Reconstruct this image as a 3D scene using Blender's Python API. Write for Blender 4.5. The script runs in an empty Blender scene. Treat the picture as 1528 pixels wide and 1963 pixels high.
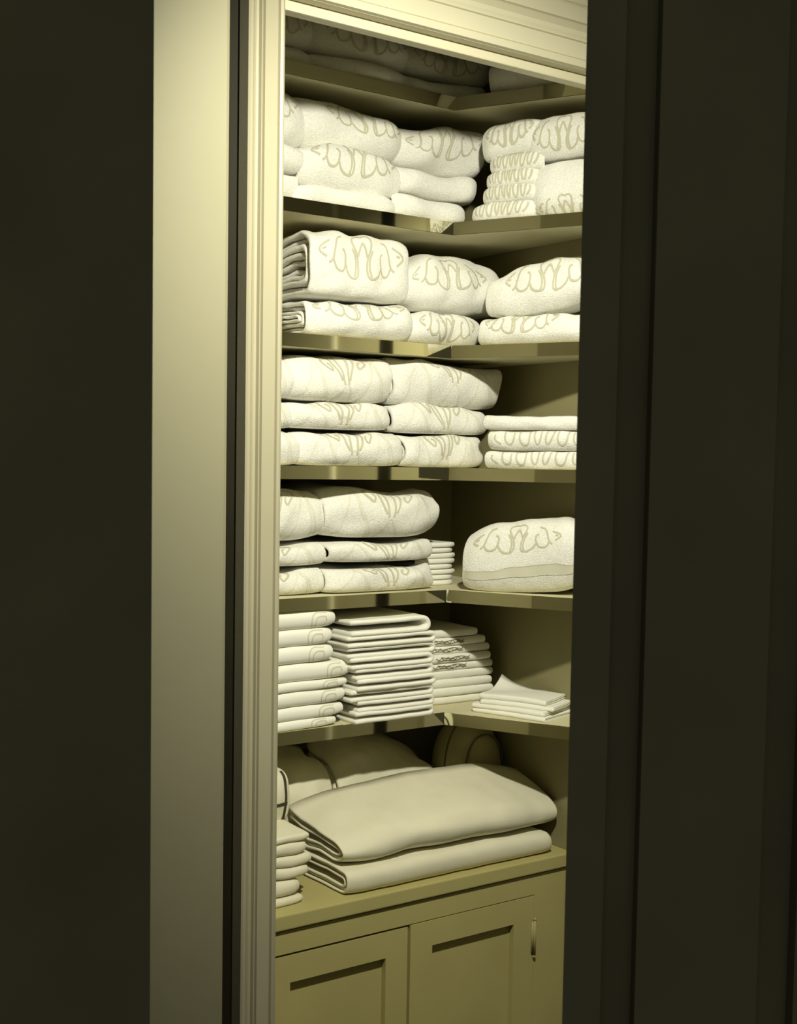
import bpy, bmesh, math, random
import numpy as np
from mathutils import Vector, Matrix

S = bpy.context.scene
C = bpy.context.collection

# ------------------------------------------------------------------ camera
PITCH, ROLL, ALPHA, CAM_Z = math.radians(3.684), math.radians(0.944), math.radians(54.42), 1.45
cam_d = bpy.data.cameras.new('camera')
cam = bpy.data.objects.new('camera', cam_d)
C.objects.link(cam)
fh = Vector((math.cos(ALPHA), math.sin(ALPHA), 0))
rt = Vector((math.sin(ALPHA), -math.cos(ALPHA), 0))
fw = fh * math.cos(PITCH) - Vector((0, 0, 1)) * math.sin(PITCH)
dn = fw.cross(rt)
right = rt * math.cos(ROLL) - dn * math.sin(ROLL)
down = rt * math.sin(ROLL) + dn * math.cos(ROLL)
cam.matrix_world = Matrix(((right.x, -down.x, -fw.x, 0), (right.y, -down.y, -fw.y, 0),
                           (right.z, -down.z, -fw.z, CAM_Z), (0, 0, 0, 1)))
cam_d.sensor_fit = 'VERTICAL'
cam_d.sensor_height = 24.0
cam_d.lens = 2478 / 1963 * 24.0
cam_d.shift_x = 0.0
cam_d.shift_y = (1047 - 981.5) / 1963
cam_d.clip_start = 0.05
cam_d.dof.use_dof = True
cam_d.dof.focus_distance = 2.2
cam_d.dof.aperture_fstop = 22
S.camera = cam

# ------------------------------------------------------------------ world, lamps, exposure
W = bpy.data.worlds.new('dim_surroundings')
S.world = W
W.use_nodes = True
W.node_tree.nodes['Background'].inputs[0].default_value = (1.0, 0.95, 0.58, 1)
W.node_tree.nodes['Background'].inputs[1].default_value = 0.055

def lamp(name, kind, loc, power, color, size=0.1, target=None, **kw):
    d = bpy.data.lights.new(name, kind)
    d.energy = power
    d.color = color
    if kind == 'AREA':
        d.shape = 'DISK'
        d.size = size
    else:
        d.shadow_soft_size = size
    for k, v in kw.items():
        setattr(d, k, v)
    o = bpy.data.objects.new(name, d)
    C.objects.link(o)
    o.location = loc
    if target is not None:
        o.rotation_euler = (Vector(target) - Vector(loc)).to_track_quat('-Z', 'Y').to_euler()
    return o

lamp('ceiling_lamp_light', 'SPOT', (0.80, 0.80, 2.15), 94, (1.0, 0.97, 0.80), 0.03,
     target=(1.38, 1.90, 1.25), spot_size=math.radians(100), spot_blend=1.0)
lamp('hall_wall_fill', 'SPOT', (1.75, 1.0, 2.45), 125, (1.0, 0.96, 0.74), 0.08,
     target=(2.5, 0.25, 1.35), spot_size=math.radians(80), spot_blend=1.0)  # added light, brightens the hall wall that the mirror strips reflect
lamp('near_room_fill', 'AREA', (-0.75, -1.05, 1.5), 2.2, (1.0, 0.965, 0.70), 1.6, target=(0.45, 0.65, 1.4))  # added fill behind the camera, lifts the dark foreground and closet shadows

vs = S.view_settings
S.display_settings.display_device = 'sRGB'
vs.view_transform = 'Standard'
vs.look = 'None'
vs.gamma = 1.0
vs.use_curve_mapping = False
vs.exposure = 0.0

# ------------------------------------------------------------------ materials
def mat(name, col, rough=0.6, metal=0.0, bump=None, vary=None, sheen=0.0, spec=0.3):
    m = bpy.data.materials.new(name)
    m.use_nodes = True
    nt = m.node_tree
    b = nt.nodes['Principled BSDF']
    b.inputs['Base Color'].default_value = (*col, 1)
    b.inputs['Roughness'].default_value = rough
    b.inputs['Metallic'].default_value = metal
    b.inputs['Specular IOR Level'].default_value = spec
    if sheen:
        b.inputs['Sheen Weight'].default_value = sheen
    tc = nt.nodes.new('ShaderNodeTexCoord')
    if vary:
        sc, amt = vary
        n = nt.nodes.new('ShaderNodeTexNoise')
        n.inputs['Scale'].default_value = sc
        n.inputs['Detail'].default_value = 4
        nt.links.new(tc.outputs['Object'], n.inputs['Vector'])
        r = nt.nodes.new('ShaderNodeValToRGB')
        r.color_ramp.elements[0].position = 0.3
        r.color_ramp.elements[1].position = 0.7
        r.color_ramp.elements[0].color = (*[c * (1 - amt) for c in col], 1)
        r.color_ramp.elements[1].color = (*[min(1, c * (1 + amt * 0.5)) for c in col], 1)
        nt.links.new(n.outputs['Fac'], r.inputs['Fac'])
        nt.links.new(r.outputs['Color'], b.inputs['Base Color'])
    if bump:
        sc, st, ds = bump
        n = nt.nodes.new('ShaderNodeTexNoise')
        n.inputs['Scale'].default_value = sc
        n.inputs['Detail'].default_value = 3
        nt.links.new(tc.outputs['Object'], n.inputs['Vector'])
        bp = nt.nodes.new('ShaderNodeBump')
        bp.inputs['Strength'].default_value = st
        bp.inputs['Distance'].default_value = ds
        nt.links.new(n.outputs['Fac'], bp.inputs['Height'])
        nt.links.new(bp.outputs['Normal'], b.inputs['Normal'])
    return m

M_TERRY = mat('white_terry', (0.89, 0.88, 0.80), 0.95, bump=(480, 0.7, 0.0024), vary=(300, 0.10), sheen=0.15, spec=0.1)
M_MARK = mat('woven_grey_script', (0.58, 0.555, 0.41), 0.95, bump=(420, 0.5, 0.002), spec=0.1)
M_SOFTMARK = mat('tone_on_tone_weave', (0.77, 0.755, 0.64), 0.95, bump=(420, 0.5, 0.002), spec=0.1)
M_BAND = mat('flat_woven_band', (0.70, 0.68, 0.54), 0.9, bump=(700, 0.2, 0.001), spec=0.1)
M_LINEN = mat('white_linen', (0.89, 0.88, 0.78), 0.8, bump=(500, 0.12, 0.0008), spec=0.2)
M_STITCH = mat('pale_embroidery', (0.66, 0.64, 0.47), 0.8, spec=0.2)
M_DARKSTITCH = mat('dark_embroidery', (0.20, 0.185, 0.09), 0.8, spec=0.2)
M_SHEET = mat('cream_blanket', (0.74, 0.71, 0.54), 0.9, bump=(600, 0.2, 0.001), vary=(14, 0.04), spec=0.1)
M_BINDING = mat('dark_binding', (0.05, 0.046, 0.025), 0.7)
M_PIPING = mat('drab_piping', (0.13, 0.12, 0.06), 0.8)
M_BAG = mat('drab_bag_cloth', (0.40, 0.37, 0.19), 0.9, bump=(300, 0.2, 0.001))
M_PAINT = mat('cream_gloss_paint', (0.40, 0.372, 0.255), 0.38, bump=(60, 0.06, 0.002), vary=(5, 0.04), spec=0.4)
M_CAB = mat('khaki_cabinet_paint', (0.46, 0.412, 0.17), 0.5, bump=(45, 0.10, 0.002), vary=(7, 0.07), spec=0.3)
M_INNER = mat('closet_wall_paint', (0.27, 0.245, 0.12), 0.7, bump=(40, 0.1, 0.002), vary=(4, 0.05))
M_SHELF = mat('painted_shelf_board', (0.66, 0.62, 0.40), 0.6, vary=(9, 0.05))
M_MIRROR = mat('mirror_strip', (0.80, 0.775, 0.60), 0.03, metal=1.0)
M_METAL = mat('painted_hinge_metal', (0.36, 0.32, 0.14), 0.45, metal=0.0)
M_DARKWOOD = mat('near_black_wood', (0.20, 0.194, 0.146), 0.6, vary=(8, 0.15), spec=0.15)
M_DARKTRIM_AND_SHADE = mat('dark_trim_and_gap_shade', (0.018, 0.016, 0.009), 0.5, vary=(8, 0.2), spec=0.15)
M_HEAD = mat('lamplit_head_paint', (0.68, 0.64, 0.46), 0.4, bump=(60, 0.06, 0.002), vary=(5, 0.04), spec=0.4)  # same trim paint, lightened so the head looks lit by the lamp
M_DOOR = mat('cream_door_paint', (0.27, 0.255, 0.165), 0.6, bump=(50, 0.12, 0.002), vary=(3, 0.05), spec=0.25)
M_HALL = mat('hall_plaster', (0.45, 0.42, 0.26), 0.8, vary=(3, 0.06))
M_TRIM_AND_BRIGHTENED_WALL = mat('white_trim_and_brightened_wall', (0.75, 0.72, 0.55), 0.5)
M_FLOOR = mat('dark_floor_boards', (0.10, 0.085, 0.05), 0.5, vary=(12, 0.2))

# ------------------------------------------------------------------ helpers
def link(name, me, parent=None, loc=None):
    o = bpy.data.objects.new(name, me)
    C.objects.link(o)
    if parent is not None:
        o.parent = parent
    if loc is not None:
        o.location = loc
    return o

def tag(o, label, cat, group=None):
    o['label'] = label
    o['category'] = cat
    if group:
        o['group'] = group
    return o

def structure(o, label=None):
    o['kind'] = 'structure'
    if label:
        o['label'] = label
    return o

def thing(name, label, cat, loc, group=None):
    o = bpy.data.objects.new(name, None)
    o.empty_display_size = 0.05
    C.objects.link(o)
    o.location = loc
    return tag(o, label, cat, group)

def mesh_np(name, V, F, mats, mi=None, smooth=True):
    me = bpy.data.meshes.new(name)
    me.from_pydata([tuple(v) for v in V], [], [tuple(int(i) for i in f) for f in F])
    for m in mats:
        me.materials.append(m)
    if mi is not None:
        me.polygons.foreach_set('material_index', np.asarray(mi, dtype=np.int32))
    if smooth:
        me.polygons.foreach_set('use_smooth', np.ones(len(me.polygons), dtype=bool))
    me.update()
    return me

class MB:
    """collects boxes and prisms into one mesh"""
    def __init__(s):
        s.bm = bmesh.new()
    def box(s, x0, x1, y0, y1, z0, z1):
        vs_ = [s.bm.verts.new(p) for p in ((x0, y0, z0), (x1, y0, z0), (x1, y1, z0), (x0, y1, z0),
                                          (x0, y0, z1), (x1, y0, z1), (x1, y1, z1), (x0, y1, z1))]
        for f in ((3, 2, 1, 0), (4, 5, 6, 7), (0, 1, 5, 4), (1, 2, 6, 5), (2, 3, 7, 6), (3, 0, 4, 7)):
            s.bm.faces.new([vs_[i] for i in f])
        return s
    def prism(s, poly, z0, z1):
        a = [s.bm.verts.new((x, y, z0)) for x, y in poly]
        b = [s.bm.verts.new((x, y, z1)) for x, y in poly]
        s.bm.faces.new(a[::-1]); s.bm.faces.new(b)
        n = len(poly)
        for i in range(n):
            s.bm.faces.new((a[i], a[(i + 1) % n], b[(i + 1) % n], b[i]))
        return s
    def sweep(s, prof, f0, f1):
        """closed profile points swept between two placements f(p)->xyz"""
        a = [s.bm.verts.new(f0(p)) for p in prof]
        b = [s.bm.verts.new(f1(p)) for p in prof]
        n = len(prof)
        s.bm.faces.new(a[::-1]); s.bm.faces.new(b)
        for i in range(n):
            s.bm.faces.new((a[i], a[(i + 1) % n], b[(i + 1) % n], b[i]))
        return s
    def cyl(s, c, r, h, n=14, axis='Z'):
        res = bmesh.ops.create_cone(s.bm, cap_ends=True, segments=n, radius1=r, radius2=r, depth=h)
        R = {'Z': Matrix(), 'X': Matrix.Rotation(math.pi / 2, 4, 'Y'), 'Y': Matrix.Rotation(math.pi / 2, 4, 'X')}[axis]
        bmesh.ops.transform(s.bm, matrix=Matrix.Translation(c) @ R, verts=res['verts'])
        return s
    def ball(s, c, r):
        res = bmesh.ops.create_uvsphere(s.bm, u_segments=12, v_segments=8, radius=r)
        bmesh.ops.translate(s.bm, vec=c, verts=res['verts'])
        return s
    def obj(s, name, m, parent=None, bevel=0.0, smooth=False, loc=None):
        bmesh.ops.recalc_face_normals(s.bm, faces=s.bm.faces)
        if bevel:
            bmesh.ops.bevel(s.bm, geom=list(s.bm.edges), offset=bevel, segments=2, profile=0.6, affect='EDGES')
        if loc is not None:
            bmesh.ops.translate(s.bm, vec=-Vector(loc), verts=s.bm.verts)
        me = bpy.data.meshes.new(name)
        s.bm.to_mesh(me); s.bm.free()
        me.materials.append(m)
        if smooth:
            me.polygons.foreach_set('use_smooth', np.ones(len(me.polygons), dtype=bool))
        o = link(name, me, parent)
        if loc is not None and parent is None:
            o.location = loc
        return o

# ------------------------------------------------------------------ the place: main planes (metres)
FRONT, SHELF_Y, BACK, WALL_R = 1.587, 1.904, 2.155, 1.678      # hall face of the front wall, shelf edge, closet walls
CORNER = Vector((1.4745, SHELF_Y, 0))                          # inner corner of the L-shaped shelves
T = Vector((0.44119, -0.89741, 0))                             # along the right-hand leg, towards the door
N = Vector((0.89741, 0.44119, 0))                              # from that edge towards the side wall
OPEN_L, OPEN_R = 0.927, 1.668
SHELF_Z = [2.095, 1.870, 1.645, 1.420, 1.192, 0.9605]
SHELF_T = 0.022
TOP = [z + SHELF_T for z in SHELF_Z]
CAB_Z, CAB_Y = 0.720, 1.765

# ------------------------------------------------------------------ structure
structure(MB().box(-1.6, 2.6, -0.9, 2.3, -0.05, 0).obj('floor', M_FLOOR))
structure(MB().box(-1.6, 2.6, 0.75, 2.3, 2.75, 2.80).obj('ceiling', M_HALL))
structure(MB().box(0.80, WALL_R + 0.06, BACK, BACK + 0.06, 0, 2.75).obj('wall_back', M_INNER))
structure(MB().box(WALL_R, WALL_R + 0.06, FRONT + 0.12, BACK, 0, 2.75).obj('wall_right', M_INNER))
structure(MB().box(0.868, 0.905, FRONT + 0.12, BACK, 0, 2.75).obj('wall_left', M_TRIM_AND_BRIGHTENED_WALL))  # closet wall whitened to brighten its reflection in the right-hand strips
# front wall round the opening
fwl = MB()
fwl.box(0.868, OPEN_L - 0.005, FRONT + 0.012, FRONT + 0.12, 0, 2.75)
fwl.box(OPEN_R + 0.005, 2.55, FRONT + 0.012, FRONT + 0.12, 0, 2.75)
fwl.box(OPEN_L - 0.005, OPEN_R + 0.005, FRONT + 0.012, FRONT + 0.12, 2.135, 2.75)
structure(fwl.obj('wall_front', M_HALL))
structure(MB().box(-1.6, 0.867, FRONT + 0.06, FRONT + 0.12, 0, 2.75).obj('wall_side', M_DARKTRIM_AND_SHADE))
structure(MB().box(2.5, 2.55, -0.9, FRONT + 0.012, 0, 2.75).obj('wall_far', M_HALL))

structure(MB().box(2.485, 2.50, -0.098, -0.078, 0, 2.75).obj('trim_9', M_TRIM_AND_BRIGHTENED_WALL))
structure(MB().box(2.485, 2.50, 0.205, 0.270, 0, 2.75).obj('trim_10', M_DARKTRIM_AND_SHADE))
structure(MB().box(2.485, 2.50, 0.500, 0.542, 0, 2.75).obj('trim_11', M_DARKTRIM_AND_SHADE))
structure(MB().box(2.475, 2.50, 0.300, 0.470, 0, 2.75).obj('door_3', M_HALL), 'plain pale door on the far side of the hall seen only in the mirrors')
# left casing: moulded board standing on the front wall (x, y) profile
LC = [(0.9270, FRONT + 0.002), (0.9262, FRONT - 0.003), (0.9230, FRONT - 0.0045), (0.9195, FRONT - 0.003), (0.9180, FRONT + 0.001),
      (0.9165, FRONT - 0.001), (0.8960, FRONT - 0.002), (0.8945, FRONT + 0.003), (0.8925, FRONT + 0.001), (0.8915, FRONT - 0.003),
      (0.8895, FRONT - 0.0035), (0.8880, FRONT + 0.002), (0.8850, FRONT + 0.0035), (0.8815, FRONT + 0.001), (0.8800, FRONT - 0.004), (0.8780, FRONT - 0.002),
      (0.8768, FRONT - 0.006), (0.8735, FRONT - 0.009), (0.8690, FRONT - 0.010), (0.8665, FRONT - 0.008), (0.8660, FRONT + 0.016), (0.9270, FRONT + 0.016)]
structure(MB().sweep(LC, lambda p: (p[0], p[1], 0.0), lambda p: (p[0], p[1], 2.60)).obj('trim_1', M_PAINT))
# right casing, mirrored (seen in the mirror strips)
structure(MB().sweep(LC, lambda p: (OPEN_L + OPEN_R - p[0], p[1], 0.0), lambda p: (OPEN_L + OPEN_R - p[0], p[1], 2.60)).obj('trim_2', M_PAINT))
# head casing (z, y) profile
HC = [(2.0970, FRONT + 0.016), (2.0970, FRONT + 0.001), (2.0980, FRONT - 0.004), (2.1035, FRONT - 0.0055), (2.1090, FRONT - 0.004), (2.1102, FRONT + 0.002),
      (2.1120, FRONT - 0.001), (2.1370, FRONT - 0.002), (2.1384, FRONT + 0.003), (2.1400, FRONT - 0.001), (2.1440, FRONT - 0.0015),
      (2.1500, FRONT + 0.0015), (2.1560, FRONT + 0.001), (2.1640, FRONT - 0.006), (2.1655, FRONT - 0.001), (2.1675, FRONT - 0.006),
      (2.1900, FRONT - 0.008), (2.1925, FRONT - 0.0055), (2.1945, FRONT - 0.009), (2.2250, FRONT - 0.012), (2.2300, FRONT - 0.010), (2.2300, FRONT + 0.016)]
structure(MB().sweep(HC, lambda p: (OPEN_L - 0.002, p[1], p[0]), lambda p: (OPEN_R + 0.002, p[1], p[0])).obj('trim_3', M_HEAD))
# jambs, head jamb and door stop
structure(MB().box(OPEN_L - 0.004, OPEN_L + 0.002, FRONT + 0.004, FRONT + 0.12, 0, 2.10).obj('trim_4', M_PAINT))
structure(MB().box(OPEN_R - 0.002, OPEN_R + 0.004, FRONT + 0.004, FRONT + 0.12, 0, 2.10).obj('trim_5', M_PAINT))
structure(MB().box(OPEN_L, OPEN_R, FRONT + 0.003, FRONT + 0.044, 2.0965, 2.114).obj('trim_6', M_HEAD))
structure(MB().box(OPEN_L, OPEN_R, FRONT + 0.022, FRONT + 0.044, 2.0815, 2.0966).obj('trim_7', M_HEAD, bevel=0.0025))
# near-black board in the slot beside the casing, its colour giving the gap's shade
structure(MB().box(0.70, 0.8655, FRONT + 0.02, FRONT + 0.06, 0, 2.75).obj('trim_8_gap_shade', M_DARKTRIM_AND_SHADE))

# pale door standing open in front of the wall, left of the casing
d1 = MB()
d1.prism([(-0.15, 1.455), (0.7685, 1.455), (0.7735, 1.458), (0.7755, 1.465), (0.7735, 1.487), (0.76, 1.495), (-0.15, 1.495)], 0.02, 2.60)
structure(d1.obj('door_1', M_DOOR), 'pale painted door standing open left of the closet casing')

# dark foreground: doorway edge on the left, panelled dark door on the right
def near(lat, dep):
    p = Vector((0, 0, 0)) + fh * dep + rt * lat
    return (p.x, p.y)
structure(MB().prism([near(-0.1530, 0.80), near(-1.3, 0.80), near(-1.3, 0.88), near(-0.20, 0.88), near(-0.158, 0.803)], 0, 2.75)
          .obj('wall_near', M_DARKWOOD))
d2 = MB()
d2.prism([near(0.1088, 0.80), near(0.113, 0.803), near(0.16, 0.85), near(1.3, 0.85), near(1.3, 0.815), near(0.1327, 0.815), near(0.1327, 0.80)], 0.0, 2.75)
d2.prism([near(0.1545, 0.800), near(0.1545, 0.8149), near(0.228, 0.8149), near(0.2315, 0.806), near(0.2315, 0.800)], 0.25, 2.3)
d2.prism([near(0.255, 0.800), near(0.255, 0.8149), near(1.3, 0.8149), near(1.3, 0.800)], 0.0, 2.75)
structure(d2.obj('door_2', M_DARKWOOD), 'near black panelled door edge close to the camera on the right')

# ------------------------------------------------------------------ shelves (L-shaped boards with mirror edging)
ORD = ['top', 'second', 'third', 'fourth', 'fifth', 'lowest']
END_T = 0.315
for i, z in enumerate(SHELF_Z):
    sh = thing('closet_shelf', '%s L-shaped closet shelf with mirror strip edging, %s' % (
        ORD[i], ['hidden half behind the door head', 'under stacked script towels and washcloths', 'under the pillowy script towels',
                 'under towels with diamond monograms', 'under towels and one rolled towel', 'under folded pillowcases and napkins'][i]),
        'shelf', (CORNER.x, CORNER.y, z), 'mirror edged closet shelves')
    e = CORNER + T * END_T
    o = Vector((CORNER.x, CORNER.y, z))
    board = [(0.906, SHELF_Y + 0.003), (CORNER.x + 0.0016, SHELF_Y + 0.003), (e.x + 0.0027, e.y + 0.0013), (WALL_R - 0.001, e.y + 0.0013),
             (WALL_R - 0.001, BACK - 0.001), (0.906, BACK - 0.001)]
    MB().prism(board, z, z + SHELF_T).obj('board', M_SHELF, sh, loc=o)
    c = CORNER
    MB().prism([(0.906, SHELF_Y), (c.x, SHELF_Y), (c.x + 0.0016, SHELF_Y + 0.0029), (0.906, SHELF_Y + 0.0029)], z - 0.0006, z + SHELF_T + 0.0006).obj('mirror_strip', M_MIRROR, sh, loc=o)
    MB().prism([(c.x, c.y), (e.x, e.y), (e.x + 0.0026, e.y + 0.0012), (c.x + 0.0018, c.y + 0.0029)], z - 0.0006, z + SHELF_T + 0.0006).obj('mirror_strip', M_MIRROR, sh, loc=o)

# ------------------------------------------------------------------ base cabinet
cab = thing('base_cabinet', 'khaki painted cabinet with two recessed panel doors under the shelves', 'cabinet', (1.29, 1.95, 0))
o = Vector((1.29, 1.95, 0))
MB().box(0.906, WALL_R - 0.001, CAB_Y - 0.007, BACK - 0.002, CAB_Z - 0.025, CAB_Z).obj('countertop', M_CAB, cab, loc=o, bevel=0.0025)
fr = MB()
DZ, DB = 0.652, 0.08
fr.box(0.906, WALL_R - 0.001, CAB_Y, CAB_Y + 0.02, DZ + 0.001, CAB_Z - 0.029)
fr.box(0.906, 1.010, CAB_Y, CAB_Y + 0.02, DB, DZ + 0.001)
fr.box(1.5865, WALL_R - 0.001, CAB_Y, CAB_Y + 0.02, DB, DZ + 0.001)
fr.box(0.906, WALL_R - 0.001, CAB_Y, CAB_Y + 0.02, 0, DB)
fr.box(0.906, 0.92, CAB_Y + 0.02, BACK - 0.002, 0, CAB_Z - 0.029)
fr.box(WALL_R - 0.015, WALL_R - 0.001, CAB_Y + 0.02, BACK - 0.002, 0, CAB_Z - 0.029)
fr.box(0.906, WALL_R - 0.001, CAB_Y + 0.006, CAB_Y + 0.02, CAB_Z - 0.030, CAB_Z - 0.0251)
fr.obj('carcass', M_CAB, cab, loc=o)
def door(x0, x1, px0, px1, ztop, y, ptop):
    m = MB()
    m.box(x0, px0, y, y + 0.02, DB + 0.003, ztop)
    m.box(px1, x1, y, y + 0.02, DB + 0.003, ztop)
    m.box(px0, px1, y, y + 0.02, ptop, ztop)
    m.box(px0, px1, y, y + 0.02, DB + 0.003, DB + 0.06)
    d = m.obj('door', M_CAB, cab, loc=o)
    MB().box(px0, px1, y + 0.0125, y + 0.0185, DB + 0.06, ptop).obj('panel', M_CAB, d, loc=o)
    return d
door(1.012, 1.2965, 1.061, 1.251, DZ - 0.0035, CAB_Y + 0.001, 0.603)
rd = door(1.3015, 1.5850, 1.349, 1.537, DZ - 0.001, CAB_Y - 0.001, 0.606)
h = MB()
for zc in (0.572,):
    h.cyl((1.5862, CAB_Y - 0.004, zc), 0.0026, 0.068)
    for dz in (-0.0352, 0.0352):
        h.ball((1.5862, CAB_Y - 0.004, zc + dz), 0.0034)
    h.box(1.580, 1.586, CAB_Y - 0.0032, CAB_Y - 0.001, zc - 0.03, zc + 0.03)
h.obj('hinge', M_METAL, rd, loc=o, smooth=True)

# ------------------------------------------------------------------ folded textiles
def waves(seed, freqs=((7, 0.0028), (16, 0.0016), (38, 0.0009), (75, 0.0004))):
    r = np.random.RandomState(seed)
    out = []
    for f, a in freqs:
        for k in range(3):
            d = r.normal(size=3); d /= np.linalg.norm(d)
            out.append((d * f * (0.7 + 0.6 * r.rand()) * 2 * math.pi / 3, r.rand(3) * 6.28, a * (0.6 + 0.8 * r.rand())))
    return out

def warp(P, W_, gain, z0):
    Q = P.copy()
    damp = np.clip((P[:, 2] - z0) / 0.05, 0.0, 1.0)
    for k, ph, a in W_:
        s_ = P @ k
        Q[:, 0] += gain * a * np.sin(s_ + ph[0]) * 0.8
        Q[:, 1] += gain * a * np.sin(s_ + ph[1])
        Q[:, 2] += gain * a * np.sin(s_ + ph[2]) * damp
    return Q

def fold_profile(h, y0, D, ry, n=2.5, nb=7, nf=20):
    th = np.linspace(-math.pi / 2, math.pi / 2, nf)
    c, s_ = np.cos(th), np.sin(th)
    yf = y0 + ry * (1 - np.abs(c) ** (2 / n))
    zf = h * np.sign(s_) * np.abs(s_) ** (2 / n)
    yb = np.linspace(D, y0 + ry, nb + 1)[:-1]
    y = np.concatenate([yb, yf, yb[::-1]])
    z = np.concatenate([-h * np.ones(nb), zf, h * np.ones(nb)])
    return np.stack([y, z], 1)

class Folded:
    """A cloth folded over itself: nested U-shaped layers, fold facing -b, open at the back, swept along a."""
    def __init__(s, P0, a, b, L, D, H, layers=3, t=0.012, seed=1, gain=1.0, D1=None, kz=0.10, ky=0.010, q=5, ry=None, n=2.25,
                 crown=0.0, rise=0.0, riseu=0.0, roll=0.0, zfloor=None, nu=44, tilt=0.0, endjit=0.003, skew=0.0, freqs=None, lift=None, slump=0.0, wseed=None, ridges=()):
        s.__dict__.update(locals())
        s.P0 = np.array(P0, float); s.a = np.array(a, float); s.b = np.array(b, float)
        s.W = waves(wseed if wseed is not None else seed, freqs) if freqs else waves(wseed if wseed is not None else seed)
        s.zf = P0[2] if zfloor is None else zfloor
        s.D1 = D if D1 is None else D1
        s.m = max(1, min(layers, int((H / 2) / t)))
        s.rs = random.Random(seed)
    def place(s, u, yz, nrm=None):
        """u (M,), yz (M,2) -> world points"""
        u = np.asarray(u, float)
        e = np.minimum(np.abs(2 * u - 1), 1.0) ** s.q
        dd = s.D + (s.D1 - s.D) * u
        y = yz[:, 0] * dd / s.D
        z = yz[:, 1] * (1 - s.kz * e)
        y = y + s.ky * e * np.clip(1 - yz[:, 0] / s.D, 0, 1)
        up = (z + s.H / 2) / s.H
        z = z + up * (s.crown * (1 - (2 * u - 1) ** 2) + s.rise * (y / s.D) * (1 + s.riseu * (2 * u - 1)) - s.slump * np.abs(2 * u - 1) ** 3)
        z = z - (1 - up) * 0 + s.tilt * (u - 0.5)
        for u0, w0, u1, w1, amp, wd in s.ridges:                 # soft creases across the top
            du, dw = u1 - u0, w1 - w0
            yy = yz[:, 0] / s.D
            tt = np.clip(((u - u0) * du + (yy - w0) * dw) / (du * du + dw * dw), 0, 1)
            z = z + np.where(up > 0.5, 1, 0) * amp * np.exp(-(((u - u0 - tt * du) * s.L) ** 2 + ((yy - w0 - tt * dw) * s.D) ** 2) / wd ** 2)
        if s.lift is not None:
            lu, ly, amt, pw = s.lift
            dist = np.sqrt((u - lu) ** 2 + (y / s.D - ly) ** 2)
            z = z + amt * np.clip(1 - dist / pw, 0, 1) ** 2
        x = s.L * u + s.skew * y
        P = s.P0 + np.outer(x, s.a) + np.outer(y, s.b)
        P[:, 2] = s.P0[2] + s.H / 2 + z
        return warp(P, s.W, s.gain, s.zf)
    def build(s):
        V, F, MI = [], [], []
        off = 0
        us = 0.5 - 0.5 * np.cos(np.linspace(0.0, math.pi, s.nu))
        us = 0.5 * us + 0.5 * np.linspace(0, 1, s.nu)
        ry0 = s.ry if s.ry else min(s.H * 0.5, s.D * 0.45)
        for k in range(s.m):
            h = s.H / 2 - k * s.t
            y0 = k * s.t
            tt = min(s.t * 0.86, h * 0.9)
            o_ = fold_profile(h, y0, s.D - k * 0.003, max(0.3 * h, ry0 - k * s.t * 0.7), s.n)
            i_ = fold_profile(max(h - tt, 0.0004), y0 + tt, s.D - k * 0.003, max(0.25 * h, ry0 - k * s.t * 0.7 - tt * 0.5), s.n)
            ring = np.concatenate([o_, i_[::-1]])
            n = len(ring); half = len(o_)
            j0, j1 = s.rs.uniform(-1, 0.4) * s.endjit, s.rs.uniform(-1, 0.4) * s.endjit
            uu = us.copy()
            uu = (j0 / -s.L) * (1 - us) + us * (1 + j1 / s.L) if k else us
            mid = (ring + ring[::-1]) / 2
            rl = 0.45 * tt / s.L
            sect = [(uu[0] - rl, 0.30), (uu[0] - rl * 0.6, 0.75)] + [(u, 1.0) for u in uu] + [(uu[-1] + rl * 0.6, 0.75), (uu[-1] + rl, 0.30)]
            for u, k_ in sect:
                V.append(s.place(np.full(n, u), mid + (ring - mid) * k_))
            ns = len(sect)
            for r in range(ns - 1):
                base, nx = off + r * n, off + (r + 1) * n
                for c in range(n):
                    d = (c + 1) % n
                    F.append((base + c, nx + c, nx + d, base + d)); MI.append(0)
            for r in (0, ns - 1):
                base = off + r * n
                for c in range(half - 1):
                    f = (base + c, base + c + 1, base + n - 2 - c, base + n - 1 - c)
                    F.append(f if r == 0 else f[::-1]); MI.append(0)
            off += n * ns
        s.V, s.F, s.MI, s.off = V, F, MI, off
        # arc table of the outer profile for the marks
        pr = fold_profile(s.H / 2, 0, s.D, ry0, s.n, nb=14, nf=60)
        d = np.concatenate([[0], np.cumsum(np.hypot(*np.diff(pr, axis=0).T))])
        mid = d[len(d) // 2]
        s.arc, s.pr = d - mid, pr
        s.mats = [s.mat0]
        return s
    def surf(s, x, r, lift):
        """x, r in metres along the length and round the fold (0 = middle of the front face, + up)"""
        y = np.interp(r, s.arc, s.pr[:, 0]); z = np.interp(r, s.arc, s.pr[:, 1])
        y2 = np.interp(r + 0.0008, s.arc, s.pr[:, 0]); z2 = np.interp(r + 0.0008, s.arc, s.pr[:, 1])
        ty, tz = y2 - y, z2 - z
        l = np.hypot(ty, tz) + 1e-9
        yz = np.stack([y - lift * tz / l, z + lift * ty / l], 1)
        return s.place(x / s.L, yz)
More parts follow.
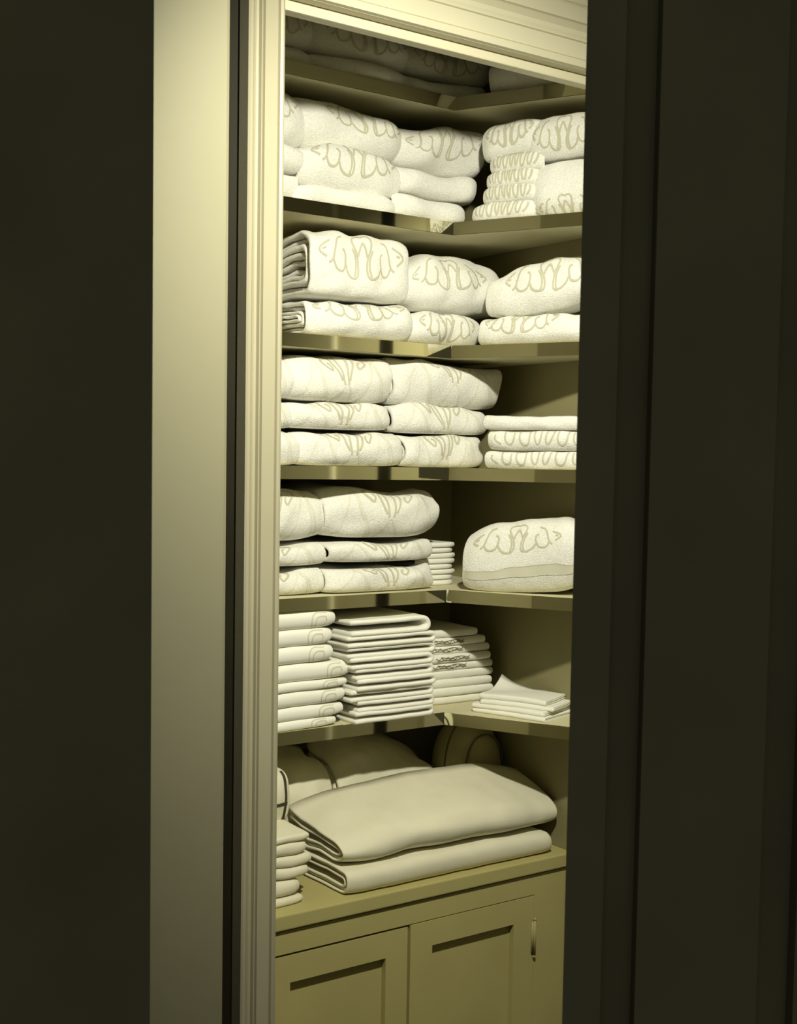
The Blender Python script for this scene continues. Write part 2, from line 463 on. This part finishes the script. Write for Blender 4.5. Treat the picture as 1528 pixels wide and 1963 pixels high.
    def mark(s, strokes, cx, cr, sx, sr, w, m, lift=0.0007, dens=0.004):
        """lay ribbons of woven marking on the fold face; strokes in unit coordinates"""
        if m not in s.mats:
            s.mats.append(m)
        mi = s.mats.index(m)
        for st in strokes:
            p = np.array([(cx + px * sx, cr + py * sr) for px, py in st], float)
            if len(p) > 2:                                   # smooth the stroke
                for _ in range(2):
                    q_ = [p[0]]
                    for a_, b_ in zip(p[:-1], p[1:]):
                        q_ += [a_ * 0.75 + b_ * 0.25, a_ * 0.25 + b_ * 0.75]
                    q_.append(p[-1]); p = np.array(q_)
            seg = np.hypot(*np.diff(p, axis=0).T)
            cum = np.concatenate([[0], np.cumsum(seg)])
            k = max(3, int(cum[-1] / dens))
            tt = np.linspace(0, cum[-1], k)
            p = np.stack([np.interp(tt, cum, p[:, 0]), np.interp(tt, cum, p[:, 1])], 1)
            g = np.gradient(p, axis=0); g /= (np.hypot(g[:, 0], g[:, 1])[:, None] + 1e-9)
            nr = np.stack([-g[:, 1], g[:, 0]], 1) * w / 2
            A, B = p + nr, p - nr
            lim0, lim1 = s.arc[2], s.arc[-3]
            for Q in (A, B):
                Q[:, 0] = np.clip(Q[:, 0], 0.002, s.L - 0.002); Q[:, 1] = np.clip(Q[:, 1], lim0, lim1)
            s.V.append(s.surf(A[:, 0], A[:, 1], lift)); s.V.append(s.surf(B[:, 0], B[:, 1], lift))
            for c in range(k - 1):
                s.F.append((s.off + c, s.off + c + 1, s.off + k + c + 1, s.off + k + c)); s.MI.append(mi)
            s.off += 2 * k
        return s
    mat0 = None
    def obj(s, name, label=None, cat=None, group=None, parent=None):
        V = np.concatenate(s.V)
        c = s.P0 + s.a * s.L / 2 + s.b * s.D / 2
        c = np.array([c[0], c[1], V[:, 2].min()])
        if parent is not None:
            c = np.array(parent.location)
        me = mesh_np(name, V - c, s.F, s.mats, s.MI)
        ob = link(name, me, parent)
        if parent is None:
            ob.location = c
            tag(ob, label, cat, group)
        return ob

# ---- woven markings in unit coordinates
def mirror(st):
    return st + [[(-x, y) for x, y in q_] for q_ in st]
SCRIPT = mirror([
    [(0.74, 0.27), (1.0, 0.08), (0.82, -0.12)],
    [(0.82, 0.09), (0.89, 0.07)],
    [(0.47, 0.42), (0.59, 0.36), (0.645, 0.09), (0.69, -0.18), (0.77, -0.24)],
    [(0.69, -0.15), (0.62, -0.35), (0.46, -0.34), (0.415, -0.18), (0.39, 0.06), (0.46, 0.13)],
    [(0.415, -0.18), (0.35, -0.38), (0.21, -0.48), (0.10, -0.48), (0.075, -0.30), (0.11, -0.02), (0.18, 0.20), (0.21, 0.38), (0.145, 0.50), (0.04, 0.50), (0.0, 0.44)],
    [(0.16, -0.44), (0.13, -0.28), (0.155, -0.02), (0.22, 0.16)],
    [(0.10, -0.02), (0.055, 0.16), (0.0, 0.28)],
])
LOOPS = mirror([
    [(0.98, 0.2), (1.0, -0.1), (0.85, -0.35)],
    [(0.80, 0.5), (0.78, -0.1), (0.70, -0.42), (0.60, -0.3), (0.60, 0.4)],
    [(0.50, 0.5), (0.48, -0.2), (0.38, -0.5), (0.28, -0.25), (0.30, 0.5)],
    [(0.20, 0.5), (0.18, 0.0), (0.10, -0.5), (0.04, -0.1), (0.06, 0.5)],
])
MONO = mirror([
    [(0.07, 0.5), (0.08, 0.2), (0.05, -0.1), (0.04, -0.5)],
    [(0.16, 0.45), (0.17, 0.2), (0.13, -0.1), (0.07, -0.38)],
    [(0.22, 0.38), (0.32, 0.30), (0.36, 0.12), (0.28, -0.05), (0.22, -0.15), (0.20, 0.05), (0.25, 0.12)],
])
DIAG = [[(-0.95, -0.5), (-0.72, 0.1), (-0.60, 0.5)], [(-0.62, 0.5), (-0.48, 0.0), (-0.38, -0.5)], [(-0.30, -0.5), (-0.48, 0.05), (-0.60, 0.5)],
        [(0.36, -0.5), (0.50, 0.0), (0.62, 0.5)], [(0.64, 0.5), (0.76, 0.05), (0.92, -0.5)], [(0.62, 0.5), (0.72, 0.0), (0.82, -0.5)], [(-0.2, -0.5), (0.0, 0.1), (0.2, -0.5)]]
INITIAL = [[(0.75, 0.42), (-0.3, 0.45), (-0.8, 0.25), (-0.9, -0.1), (-0.7, -0.5)], [(0.6, 0.15), (-0.1, 0.18), (-0.42, 0.0), (-0.45, -0.3), (-0.3, -0.5)],
           [(0.6, 0.15), (0.75, -0.1), (0.6, -0.35)]]
SQUIG = [[(-1, 0.2), (-0.8, -0.3), (-0.65, 0.4), (-0.5, -0.4), (-0.3, 0.5), (-0.2, -0.3), (0.0, 0.2), (0.15, -0.4), (0.3, 0.5), (0.45, -0.3), (0.65, 0.3), (0.8, -0.5), (1, 0.4)],
         [(-0.9, -0.4), (-0.4, -0.1), (0.1, -0.45), (0.6, 0.0), (1.0, -0.2)], [(-0.7, 0.3), (-0.2, 0.0), (0.4, 0.4), (0.9, 0.1)]]

def towel(P0, a, b, L, D, H, material=None, **kw):
    f = Folded(P0, a, b, L, D, H, **kw)
    f.mat0 = material or M_TERRY
    return f.build()

AX, BY = (1, 0, 0), (0, 1, 0)
def left_towel(x0, x1, z0, z1, mark=None, y=1.909, D=0.215, seed=1, col=0, mat_=None, gain=1.5, mk=None, **kw):
    kw.setdefault('layers', 3)
    f = towel((x0, y, z0), AX, BY, x1 - x0, D, (z1 - z0) * 0.965, mat_, seed=seed, wseed=kw.pop('wseed', col), gain=gain, **kw)
    return marked(f, mark, mk)
def right_towel(t0, t1, z0, z1, mark=None, off=0.004, D=0.075, D1=0.085, seed=1, col=0, mat_=None, gain=1.1, mk=None, **kw):
    p = CORNER + T * t0 + N * off
    kw.setdefault('layers', 3)
    f = towel((p.x, p.y, z0), (T.x, T.y, 0), (N.x, N.y, 0), t1 - t0, D, (z1 - z0) * 0.965, mat_, D1=D1, seed=seed, wseed=kw.pop('wseed', col), gain=gain, **kw)
    return marked(f, mark, mk)
def marked(f, mark, mk):
    mk = mk or {}
    H, L = f.H, f.L
    if mark == 'script':
        f.mark(SCRIPT, L * mk.get('cx', 0.5), mk.get('cr', H * 0.14), L * mk.get('sx', 0.46), mk.get('sr', 0.070), mk.get('w', 0.0034), M_MARK)
    elif mark == 'loops':
        f.mark(LOOPS, L * 0.5, mk.get('cr', 0.004), L * 0.44, mk.get('sr', 0.030), 0.0034, M_MARK)
    elif mark == 'mono':
        f.mark(DIAG, L * 0.5, 0.0, L * 0.48, H * 1.25, 0.0036, M_SOFTMARK, lift=0.0005)
        f.mark(MONO, L * mk.get('cx', 0.5), mk.get('cr', H * 0.35), L * 0.62, mk.get('sr', 0.066), 0.0040, M_MARK)
    elif mark == 'initial':
        f.mark(INITIAL, L - 0.035, mk.get('cr', 0.0), 0.020, H * 0.95, 0.0022, M_STITCH, lift=0.0004)
    elif mark == 'squig':
        f.mark(SQUIG, L * mk.get('cx', 0.5), 0.0, mk.get('sx', 0.04), H * 0.7, 0.0016, M_DARKSTITCH, lift=0.0004)
    return f

GS = {1: 'script towels on the top shelf', 2: 'script towels on the second shelf', 3: 'script towels on the third shelf',
      4: 'monogram towels on the fourth shelf', 5: 'monogram towels on the fifth shelf', 6: 'folded linens on the lowest shelf'}

# ---- top shelf (in the shade of the door head)
z = TOP[0]
def L1(*a, label, **k): left_towel(*a, **k).obj('folded_towel', label, 'towel', GS[1])
L1(1.000, 1.175, z, z + 0.030, seed=11, col=1, label='shaded lower towel on the top shelf beside the left casing')
L1(1.000, 1.174, z + 0.030, z + 0.098, 'script', seed=12, col=1, label='shaded upper towel with dark script on the top shelf beside the left casing')
L1(1.178, 1.387, z, z + 0.031, seed=13, col=1, label='shaded lower towel in the middle of the top shelf')
L1(1.177, 1.386, z + 0.031, z + 0.104, 'script', seed=14, col=1, label='large shaded upper towel in the middle of the top shelf')
L1(1.391, 1.548, z, z + 0.035, seed=15, col=1, label='shaded lower towel at the corner of the top shelf')
L1(1.389, 1.560, z + 0.035, z + 0.102, 'script', seed=16, col=1, label='shaded upper towel with dark script at the corner of the top shelf')
right_towel(0.060, 0.235, z, z + 0.060, seed=17, col=2).obj('folded_towel', 'shaded plain towel on the right leg of the top shelf', 'towel', GS[1])

# ---- second shelf
z = TOP[1]
def L2(*a, label, **k): left_towel(*a, **k).obj('folded_towel', label, 'towel', GS[2])
L2(0.985, 1.146, z, 1.937, seed=21, col=21, label='bottom towel cut off by the casing, second shelf from top')
L2(0.985, 1.153, 1.937, 1.981, seed=22, col=21, label='middle towel cut off by the casing, second shelf from top')
L2(0.985, 1.169, 1.981, 2.084, 'script', y=1.924, seed=23, col=21, label='top towel cut off by the casing, second shelf from top')
L2(1.148, 1.352, z, 1.919, seed=24, col=21, label='flat plain towel, bottom of the middle stack on the second shelf')
L2(1.154, 1.362, 1.919, 1.988, 'script', seed=25, col=21, mk=dict(cr=0.016, sr=0.060), label='script towel second in the middle stack of the second shelf')
L2(1.169, 1.376, 1.988, 2.084, 'script', y=1.924, seed=26, col=21, mk=dict(cr=0.022, cx=0.60, sx=0.40), q=8, label='large script towel topping the middle stack of the second shelf')
L2(1.355, 1.520, z, 1.936, seed=27, col=21, label='plain towel at the bottom of the second shelf corner stack')
L2(1.364, 1.549, 1.936, 1.985, seed=28, col=21, label='plain towel in the middle of the second shelf corner stack')
L2(1.372, 1.562, 1.985, 2.076, 'script', y=1.924, seed=29, col=21, mk=dict(cr=0.016), label='script towel topping the second shelf corner stack')
GW = 'script washcloths on the second shelf'
for i, (t0, t1, z0, z1, lb) in enumerate([
        (0.034, 0.143, z, 1.922, 'lowest washcloth of the small stack on the second shelf'),
        (0.052, 0.146, 1.922, 1.950, 'second washcloth from the bottom of the small stack, second shelf'),
        (0.058, 0.150, 1.950, 1.977, 'third washcloth from the bottom of the small stack, second shelf'),
        (0.064, 0.160, 1.977, 2.004, 'fourth washcloth from the bottom of the small stack, second shelf')]):
    right_towel(t0, t1, z0, z1, 'loops', seed=31 + i, col=35, layers=2, t=0.007, tilt=0.003).obj('folded_washcloth', lb, 'washcloth', GW)
right_towel(0.050, 0.150, 2.004, 2.060, 'script', seed=36, col=35, D=0.07, tilt=0.010, mk=dict(cr=0.008, sr=0.045, w=0.0036)).obj(
    'folded_towel', 'small script towel lying on top of the washcloth stack, second shelf', 'towel', GS[2])
right_towel(0.154, 0.285, z, 1.994, 'script', seed=37, col=38, D=0.08, D1=0.07, mk=dict(cr=-0.040, sr=0.05, sx=0.44), layers=4).obj(
    'folded_towel', 'tall upright folded towel with script near its base, second shelf right end', 'towel', GS[2])
right_towel(0.140, 0.285, 1.994, 2.070, 'script', seed=38, col=38, D=0.08, D1=0.07, tilt=0.006, mk=dict(cr=0.002, sr=0.062)).obj(
    'folded_towel', 'rounded script towel lying over the upright towel, second shelf right end', 'towel', GS[2])

# ---- third shelf
z = TOP[2]
def L3(*a, label, **k): left_towel(*a, **k).obj('folded_towel', label, 'towel', GS[3])
L3(1.172, 1.388, z, 1.738, 'script', seed=42, col=43, layers=4, t=0.0085, q=10, ky=0.004, endjit=0.014, mk=dict(cr=0.026, sr=0.055),
   label='lower script towel at the left of the third shelf')
L3(1.182, 1.382, 1.738, 1.851, 'script', seed=43, col=43, layers=5, t=0.0105, q=10, ky=0.004, kz=0.05, endjit=0.016, ry=0.05, n=3.0, mk=dict(cr=0.012, sr=0.078, sx=0.45),
   label='thick script towel with layered folds showing at its left end, third shelf')
L3(1.392, 1.556, z, 1.729, 'script', seed=44, col=43, mk=dict(cr=0.006, sr=0.062, sx=0.42), label='lower script towel at the corner of the third shelf')
L3(1.384, 1.632, 1.729, 1.842, 'script', seed=45, col=43, mk=dict(cr=0.016, cx=0.40, sx=0.36, sr=0.066), slump=0.030, q=3, kz=0.22, D=0.20,
   label='plump script towel topping the corner stack of the third shelf')
right_towel(0.053, 0.285, z, 1.724, 'script', seed=46, col=47, mk=dict(cr=0.018, cx=0.36, sx=0.34, sr=0.05)).obj(
    'folded_towel', 'lower script towel on the right leg of the third shelf', 'towel', GS[3])
right_towel(0.064, 0.285, 1.724, 1.812, 'script', seed=47, col=47, crown=0.006, tilt=0.030, q=2.5, kz=0.32, mk=dict(cr=0.018, cx=0.56, sx=0.40, sr=0.055)).obj(
    'folded_towel', 'plump tilted script towel on the right leg of the third shelf', 'towel', GS[3])
# a rolled towel stuffed at the far left of this shelf
for i, (zz, r, lb) in enumerate([(z, 0.040, 'loose rolled end of a towel low beside the casing, third shelf')]):
    left_towel(1.105, 1.165, zz, zz + 0.055, seed=48, col=48, layers=3, t=0.009, y=1.99, D=0.12, q=3, endjit=0.01).obj('folded_towel', lb, 'towel', GS[3])

# ---- fourth shelf
z = TOP[3]
def L4(*a, label, **k): left_towel(*a, **k).obj('folded_towel', label, 'towel', GS[4])
mo = 'mono'
L4(0.985, 1.152, z, 1.505, mo, seed=51, col=51, label='bottom towel cut off by the casing, fourth shelf from top')
L4(0.985, 1.143, 1.505, 1.556, mo, seed=52, col=51, label='middle towel cut off by the casing, fourth shelf from top')
L4(0.985, 1.150, 1.556, 1.630, mo, seed=53, col=51, label='top towel cut off by the casing, fourth shelf from top')
L4(1.154, 1.374, z, 1.507, mo, seed=54, col=51, label='bottom monogram towel of the middle stack on the fourth shelf')
L4(1.146, 1.346, 1.507, 1.556, mo, seed=55, col=51, label='second monogram towel of the middle stack on the fourth shelf')
L4(1.152, 1.352, 1.556, 1.634, mo, seed=56, col=51, label='thick monogram towel topping the middle stack on the fourth shelf')
L4(1.378, 1.566, z, 1.505, mo, seed=57, col=57, label='bottom monogram towel of the corner stack on the fourth shelf')
L4(1.362, 1.580, 1.505, 1.554, mo, seed=58, col=57, label='second monogram towel of the corner stack on the fourth shelf')
L4(1.366, 1.624, 1.554, 1.639, mo, seed=59, col=57, D=0.19, label='thick monogram towel topping the corner stack on the fourth shelf')
GH = 'hand towels on the fourth shelf'
for i, (t0, z0, z1, mk_, lb) in enumerate([(0.074, z, 1.476, 'loops', 'bottom hand towel on the right leg of the fourth shelf'),
                                          (0.080, 1.476, 1.513, 'loops', 'middle hand towel on the right leg of the fourth shelf'),
                                          (0.070, 1.513, 1.539, None, 'top plain hand towel on the right leg of the fourth shelf')]):
    right_towel(t0, 0.290, z0, z1, mk_, seed=61 + i, col=61, layers=2, t=0.008, D=0.07, D1=0.06).obj('folded_hand_towel', lb, 'hand towel', GH)

# ---- fifth shelf
z = TOP[4]
def L5(*a, label, **k): left_towel(a[0] * 1.010, a[1] * 1.010, *a[2:], y=1.928, **k).obj('folded_towel', label, 'towel', GS[5])
L5(0.985, 1.212, z, 1.266, mo, seed=71, col=71, label='bottom towel of the left stack on the fifth shelf')
L5(0.985, 1.216, 1.266, 1.309, mo, seed=72, col=71, label='middle towel of the left stack on the fifth shelf')
L5(0.985, 1.220, 1.309, 1.405, mo, seed=73, col=71, q=3.5, kz=0.2, label='top towel of the left stack on the fifth shelf')
L5(1.228, 1.450, z, 1.270, mo, seed=74, col=74, label='bottom towel of the right stack on the fifth shelf')
L5(1.230, 1.453, 1.270, 1.312, mo, seed=75, col=74, label='middle towel of the right stack on the fifth shelf')
L5(1.229, 1.467, 1.312, 1.408, mo, seed=76, col=74, q=4, kz=0.2, label='thick top towel of the right stack on the fifth shelf')
GP = 'thin linens at the back of the fifth shelf'
for i in range(8):
    zz = z + i * 0.0105
    f = left_towel(1.470, 1.560 + (i % 3) * 0.004, zz, zz + 0.0102, y=1.985 + (i * 7 % 4) * 0.002, D=0.10, seed=80 + i, col=80, mat_=M_LINEN, layers=2, t=0.0025, gain=0.5, nu=16)
    f.obj('folded_linen', '%s thin linen in the small pile behind the towels, fifth shelf' % ['lowest', 'second lowest', 'third lowest', 'fourth lowest', 'fourth highest', 'third highest', 'second highest', 'topmost'][i], 'linen', GP)
roll = right_towel(0.030, 0.246, z, 1.350, 'script', seed=78, col=78, D=0.10, D1=0.088, layers=5, t=0.0105, ry=0.050, n=2.3, tilt=0.016, q=5, kz=0.16,
                   mk=dict(cr=0.032, sr=0.052, sx=0.42, cx=0.48))
roll.mark([[(0.0, 0), (0.5, 0), (1.0, 0)]], 0.002, -0.028, roll.L - 0.004, 1, 0.016, M_BAND, lift=0.0005)
roll.mark([[(0.0, 0), (0.5, 0), (1.0, 0)]], 0.002, -0.0195, roll.L - 0.004, 1, 0.0016, M_MARK, lift=0.0008)
roll.mark([[(0.0, 0), (0.5, 0), (1.0, 0)]], 0.002, -0.0365, roll.L - 0.004, 1, 0.0014, M_TERRY, lift=0.0012)
roll.obj('rolled_towel', 'single thick rolled script towel with woven band on the fifth shelf', 'towel')

# ---- lowest shelf: pillowcases, linens, napkins
z = TOP[5]
names6 = ['bottom', 'second from bottom', 'third from bottom', 'fourth from bottom', 'fourth from top', 'third from top', 'second from top', 'topmost']
pc = [(1.236, 0.0165), (1.252, 0.024), (1.254, 0.028), (1.256, 0.0165), (1.264, 0.032), (1.226, 0.031), (1.222, 0.030), (1.228, 0.032)]
zz = z
for i, (xr, hh) in enumerate(pc):
    left_towel(0.985, xr, zz, zz + hh, 'initial', y=1.903, D=0.20, seed=90 + i, col=90, mat_=M_LINEN, layers=2, t=0.006, gain=0.45, kz=0.25, ky=0.006, q=9, tilt=0.004).obj(
        'folded_pillowcase', '%s embroidered pillowcase in the stack by the casing, lowest shelf' % names6[i], 'pillowcase', 'pillowcases on the lowest shelf')
    zz += hh * 0.985
ml = ['bottom', 'second from bottom', 'third from bottom', 'fourth from bottom', 'middle', 'fourth from top', 'third from top', 'second from top', 'topmost']
zz = z
rnd = random.Random(5)
for i in range(9):
    hh = 0.0203 if i < 8 else 0.030
    x0 = 1.268 + rnd.uniform(-0.012, 0.006) + (0.0 if i < 5 else -0.012); x1 = 1.445 + rnd.uniform(-0.004, 0.004) - (0.008 if i == 8 else 0)
    yf = 1.900 + rnd.uniform(-0.004, 0.003)
    f = towel((x1, yf, zz), (0, 1, 0), (-1, 0, 0), 0.20, x1 - x0, hh, M_LINEN, seed=110 + i, wseed=111, gain=0.7, layers=1, t=0.0088 if i < 8 else 0.0105, kz=0.0, ky=0.0, endjit=0.006, nu=20, n=2.1)
    f.obj('folded_linen', '%s white linen of the tall middle stack on the lowest shelf' % ml[i], 'linen', 'white linens in the middle stack on the lowest shelf')
    zz += hh * 0.975
zz = z
rl = ['bottom', 'second from bottom', 'third from bottom', 'fourth from bottom', 'fifth from bottom', 'fourth from top', 'third from top', 'second from top', 'topmost']
for i in range(9):
    hh = 0.0165
    x1 = [1.640, 1.642, 1.640, 1.646, 1.645, 1.638, 1.640, 1.628, 1.610][i]
    yf = 1.962 + rnd.uniform(-0.004, 0.004) + i * 0.0012
    left_towel(1.462, x1, zz, zz + hh, 'squig' if i in (4, 5, 6, 7) else None, y=yf, D=0.16, seed=130 + i, col=131, mat_=M_LINEN, layers=3, t=0.0034, gain=0.6, kz=0.05, ky=0.003, nu=26,
               mk=dict(cx=0.36 + 0.04 * (i % 3), sx=0.045)).obj('folded_linen', '%s linen of the half shaded back corner stack, lowest shelf' % rl[i], 'linen', 'linens in the back corner of the lowest shelf')
    zz += hh * 0.985
def napkin(cx, cy, z0, L, D, ang, h, label, seed, **kw):
    a = Vector((math.cos(ang), math.sin(ang), 0)); b = Vector((-math.sin(ang), math.cos(ang), 0))
    p = Vector((cx, cy, z0)) - a * L / 2 - b * D / 2
    f = towel((p.x, p.y, z0), tuple(a), tuple(b), L, D, h, M_LINEN, seed=seed, wseed=150, gain=0.6, layers=2, t=h * 0.23, kz=0.0, ky=0.0, n=2.1, nu=24, endjit=0.005, zfloor=z, **kw)
    f.obj('folded_napkin', label, 'napkin', 'folded napkins on the lowest shelf')
A0 = math.radians(-72)
napkin(1.604, 1.828, z, 0.158, 0.112, A0, 0.0085, 'bottom napkin of the small fanned pile, lowest shelf right end', 151)
napkin(1.602, 1.834, z + 0.0085, 0.152, 0.108, A0 + 0.05, 0.0085, 'second napkin of the small fanned pile, lowest shelf right end', 152)
napkin(1.610, 1.826, z + 0.017, 0.146, 0.100, A0 + 0.14, 0.008, 'third napkin of the small fanned pile, lowest shelf right end', 153)
napkin(1.610, 1.836, z + 0.025, 0.134, 0.098, A0 + 0.10, 0.010, 'top napkin with a lifted back corner, lowest shelf right end', 154, lift=(0.0, 1.0, 0.026, 0.6))

# ---- on the cabinet top
GB = 'blankets on the cabinet top'
def blanket(x0, x1, y, D, z0, H, label, seed, **kw):
    f = left_towel(x0, x1, z0, z0 + H, y=y, D=D, seed=seed, col=seed, mat_=M_SHEET, zfloor=kw.pop('zfloor', CAB_Z), **kw)
    return f
blanket(1.176, 1.634, 1.768, 0.19, CAB_Z, 0.042, '', 161, layers=4, t=0.0052, gain=0.55, q=12, ky=0.004, kz=0.08, endjit=0.006, n=2.2, ry=0.02, rise=0.002, zfloor=CAB_Z).obj(
    'folded_blanket', 'lower of two cream blankets folded across the cabinet top', 'blanket', GB)
blanket(1.182, 1.660, 1.783, 0.19, CAB_Z + 0.045, 0.045, '', 162, layers=4, t=0.0058, gain=1.0, q=7, ky=0.008, kz=0.22, endjit=0.006, n=2.2, ry=0.030, rise=0.055, riseu=0.5, crown=0.008, D1=0.125, nu=60, ridges=((0.25, 0.42, 0.68, 0.45, 0.0035, 0.011), (0.50, 0.80, 0.66, 0.45, 0.0035, 0.010), (0.68, 0.45, 0.85, 0.36, 0.003, 0.010)), zfloor=CAB_Z).obj(
    'folded_blanket', 'upper thick cream blanket folded across the cabinet top', 'blanket', GB)
GL = 'linens stacked at the left of the cabinet top'
lp = [(1.100, 0.014, 'bottom'), (1.096, 0.030, 'second from bottom'), (1.116, 0.018, 'third from bottom'), (1.124, 0.018, 'third from top'), (1.116, 0.022, 'second from top'), (1.124, 0.012, 'topmost')]
zz = CAB_Z
for i, (xr, hh, nm) in enumerate(lp):
    left_towel(0.960, xr, zz, zz + hh, y=1.792 + 0.003 * i, D=0.14, seed=170 + i, col=170, mat_=M_SHEET, layers=2, t=0.0045, gain=0.5, kz=0.25, ky=0.006, q=9, zfloor=CAB_Z).obj(
        'folded_linen', '%s linen of the stack left on the cabinet top beside the casing' % nm, 'linen', GL)
    zz += hh * 0.99
GK = 'bedding at the back of the cabinet top'
blanket(1.00, 1.285, 1.976, 0.15, CAB_Z, 0.155, '', 181, layers=4, t=0.012, gain=1.8, q=4, kz=0.15, rise=0.05, ry=0.06, zfloor=CAB_Z).obj(
    'folded_bedspread', 'half shaded cream bedspread at the back left of the cabinet top', 'bedspread', GK)
blanket(1.295, 1.53, 1.965, 0.16, CAB_Z, 0.165, '', 182, layers=4, t=0.014, gain=1.8, q=4, kz=0.18, rise=0.035, crown=0.012, ry=0.06, zfloor=CAB_Z).obj(
    'folded_bedspread', 'half shaded cream bedspread behind the middle of the upper blanket', 'bedspread', GK)
bd = blanket(0.975, 1.128, 1.890, 0.075, CAB_Z + 0.112, 0.090, '', 183, layers=3, t=0.010, gain=1.2, q=4, zfloor=CAB_Z)
bd.mark([[(0, 0), (0.5, 0), (1, 0)]], 0.002, -0.012, bd.L - 0.004, 1, 0.006, M_BINDING)
bd.mark([[(1, -1), (1.0, 0.0), (1, 1)]], -0.006 , 0.0, bd.L, 0.05, 0.006, M_BINDING)
bd.obj('folded_coverlet', 'coverlet with dark binding at the far left under the lowest shelf', 'coverlet')

# rounded bag leaning in the right back corner
bag = thing('rounded_bag', 'drab rounded cloth bag with piped edges in the shaded right corner', 'bag', (1.611, 2.005, CAB_Z))
def superell(cx, cy, cz, rx, ry, rz, n=2.6, nu=40, nv=24):
    V, F = [], []
    for j in range(nv + 1):
        ph = -math.pi / 2 + math.pi * j / nv
        for i in range(nu):
            th = 2 * math.pi * i / nu
            f = lambda v: math.copysign(abs(v) ** (2 / n), v)
            V.append((cx + rx * f(math.cos(ph)) * f(math.cos(th)), cy + ry * f(math.cos(ph)) * f(math.sin(th)), cz + rz * f(math.sin(ph))))
    for j in range(nv):
        for i in range(nu):
            F.append((j * nu + i, j * nu + (i + 1) % nu, (j + 1) * nu + (i + 1) % nu, (j + 1) * nu + i))
    return np.array(V), F
V, F = superell(0, 0, 0.112, 0.064, 0.072, 0.112, 2.3)
link('bag_body', mesh_np('bag_body', V, F, [M_BAG]), bag)
def torus_path(pts, r, name, m, parent):
    P = np.array(pts, float); V, F = [], []
    k = 8
    for i_, p_ in enumerate(P):
        g = P[min(i_ + 1, len(P) - 1)] - P[max(i_ - 1, 0)]
        g /= np.linalg.norm(g)
        e1 = np.cross(g, (0.13, 0.97, 0.2)); e1 /= np.linalg.norm(e1); e2 = np.cross(g, e1)
        for j_ in range(k):
            w_ = 2 * math.pi * j_ / k
            V.append(p_ + r * (math.cos(w_) * e1 + math.sin(w_) * e2))
    for i_ in range(len(P) - 1):
        for j_ in range(k):
            F.append((i_ * k + j_, i_ * k + (j_ + 1) % k, (i_ + 1) * k + (j_ + 1) % k, (i_ + 1) * k + j_))
    F.append(tuple(range(k))[::-1]); F.append(tuple((len(P) - 1) * k + j_ for j_ in range(k)))
    return link(name, mesh_np(name, V, F, [m]), parent)
for yy, k in ((-0.056, 0.76), (-0.010, 1.0)):
    pts = [(0.064 * k * math.copysign(abs(math.cos(t_)) ** 0.87, math.cos(t_)), yy, 0.112 + 0.113 * k * math.copysign(abs(math.sin(t_)) ** 0.87, math.sin(t_))) for t_ in np.linspace(-0.4, math.pi + 0.4, 40)]
    torus_path(pts, 0.002, 'piping', M_PIPING, bag)
torus_path([(0.050, -0.058, 0.072), (0.060, -0.070, 0.070), (0.066, -0.075, 0.085), (0.064, -0.072, 0.105), (0.052, -0.06, 0.110)], 0.002, 'tab_loop', M_PIPING, bag)
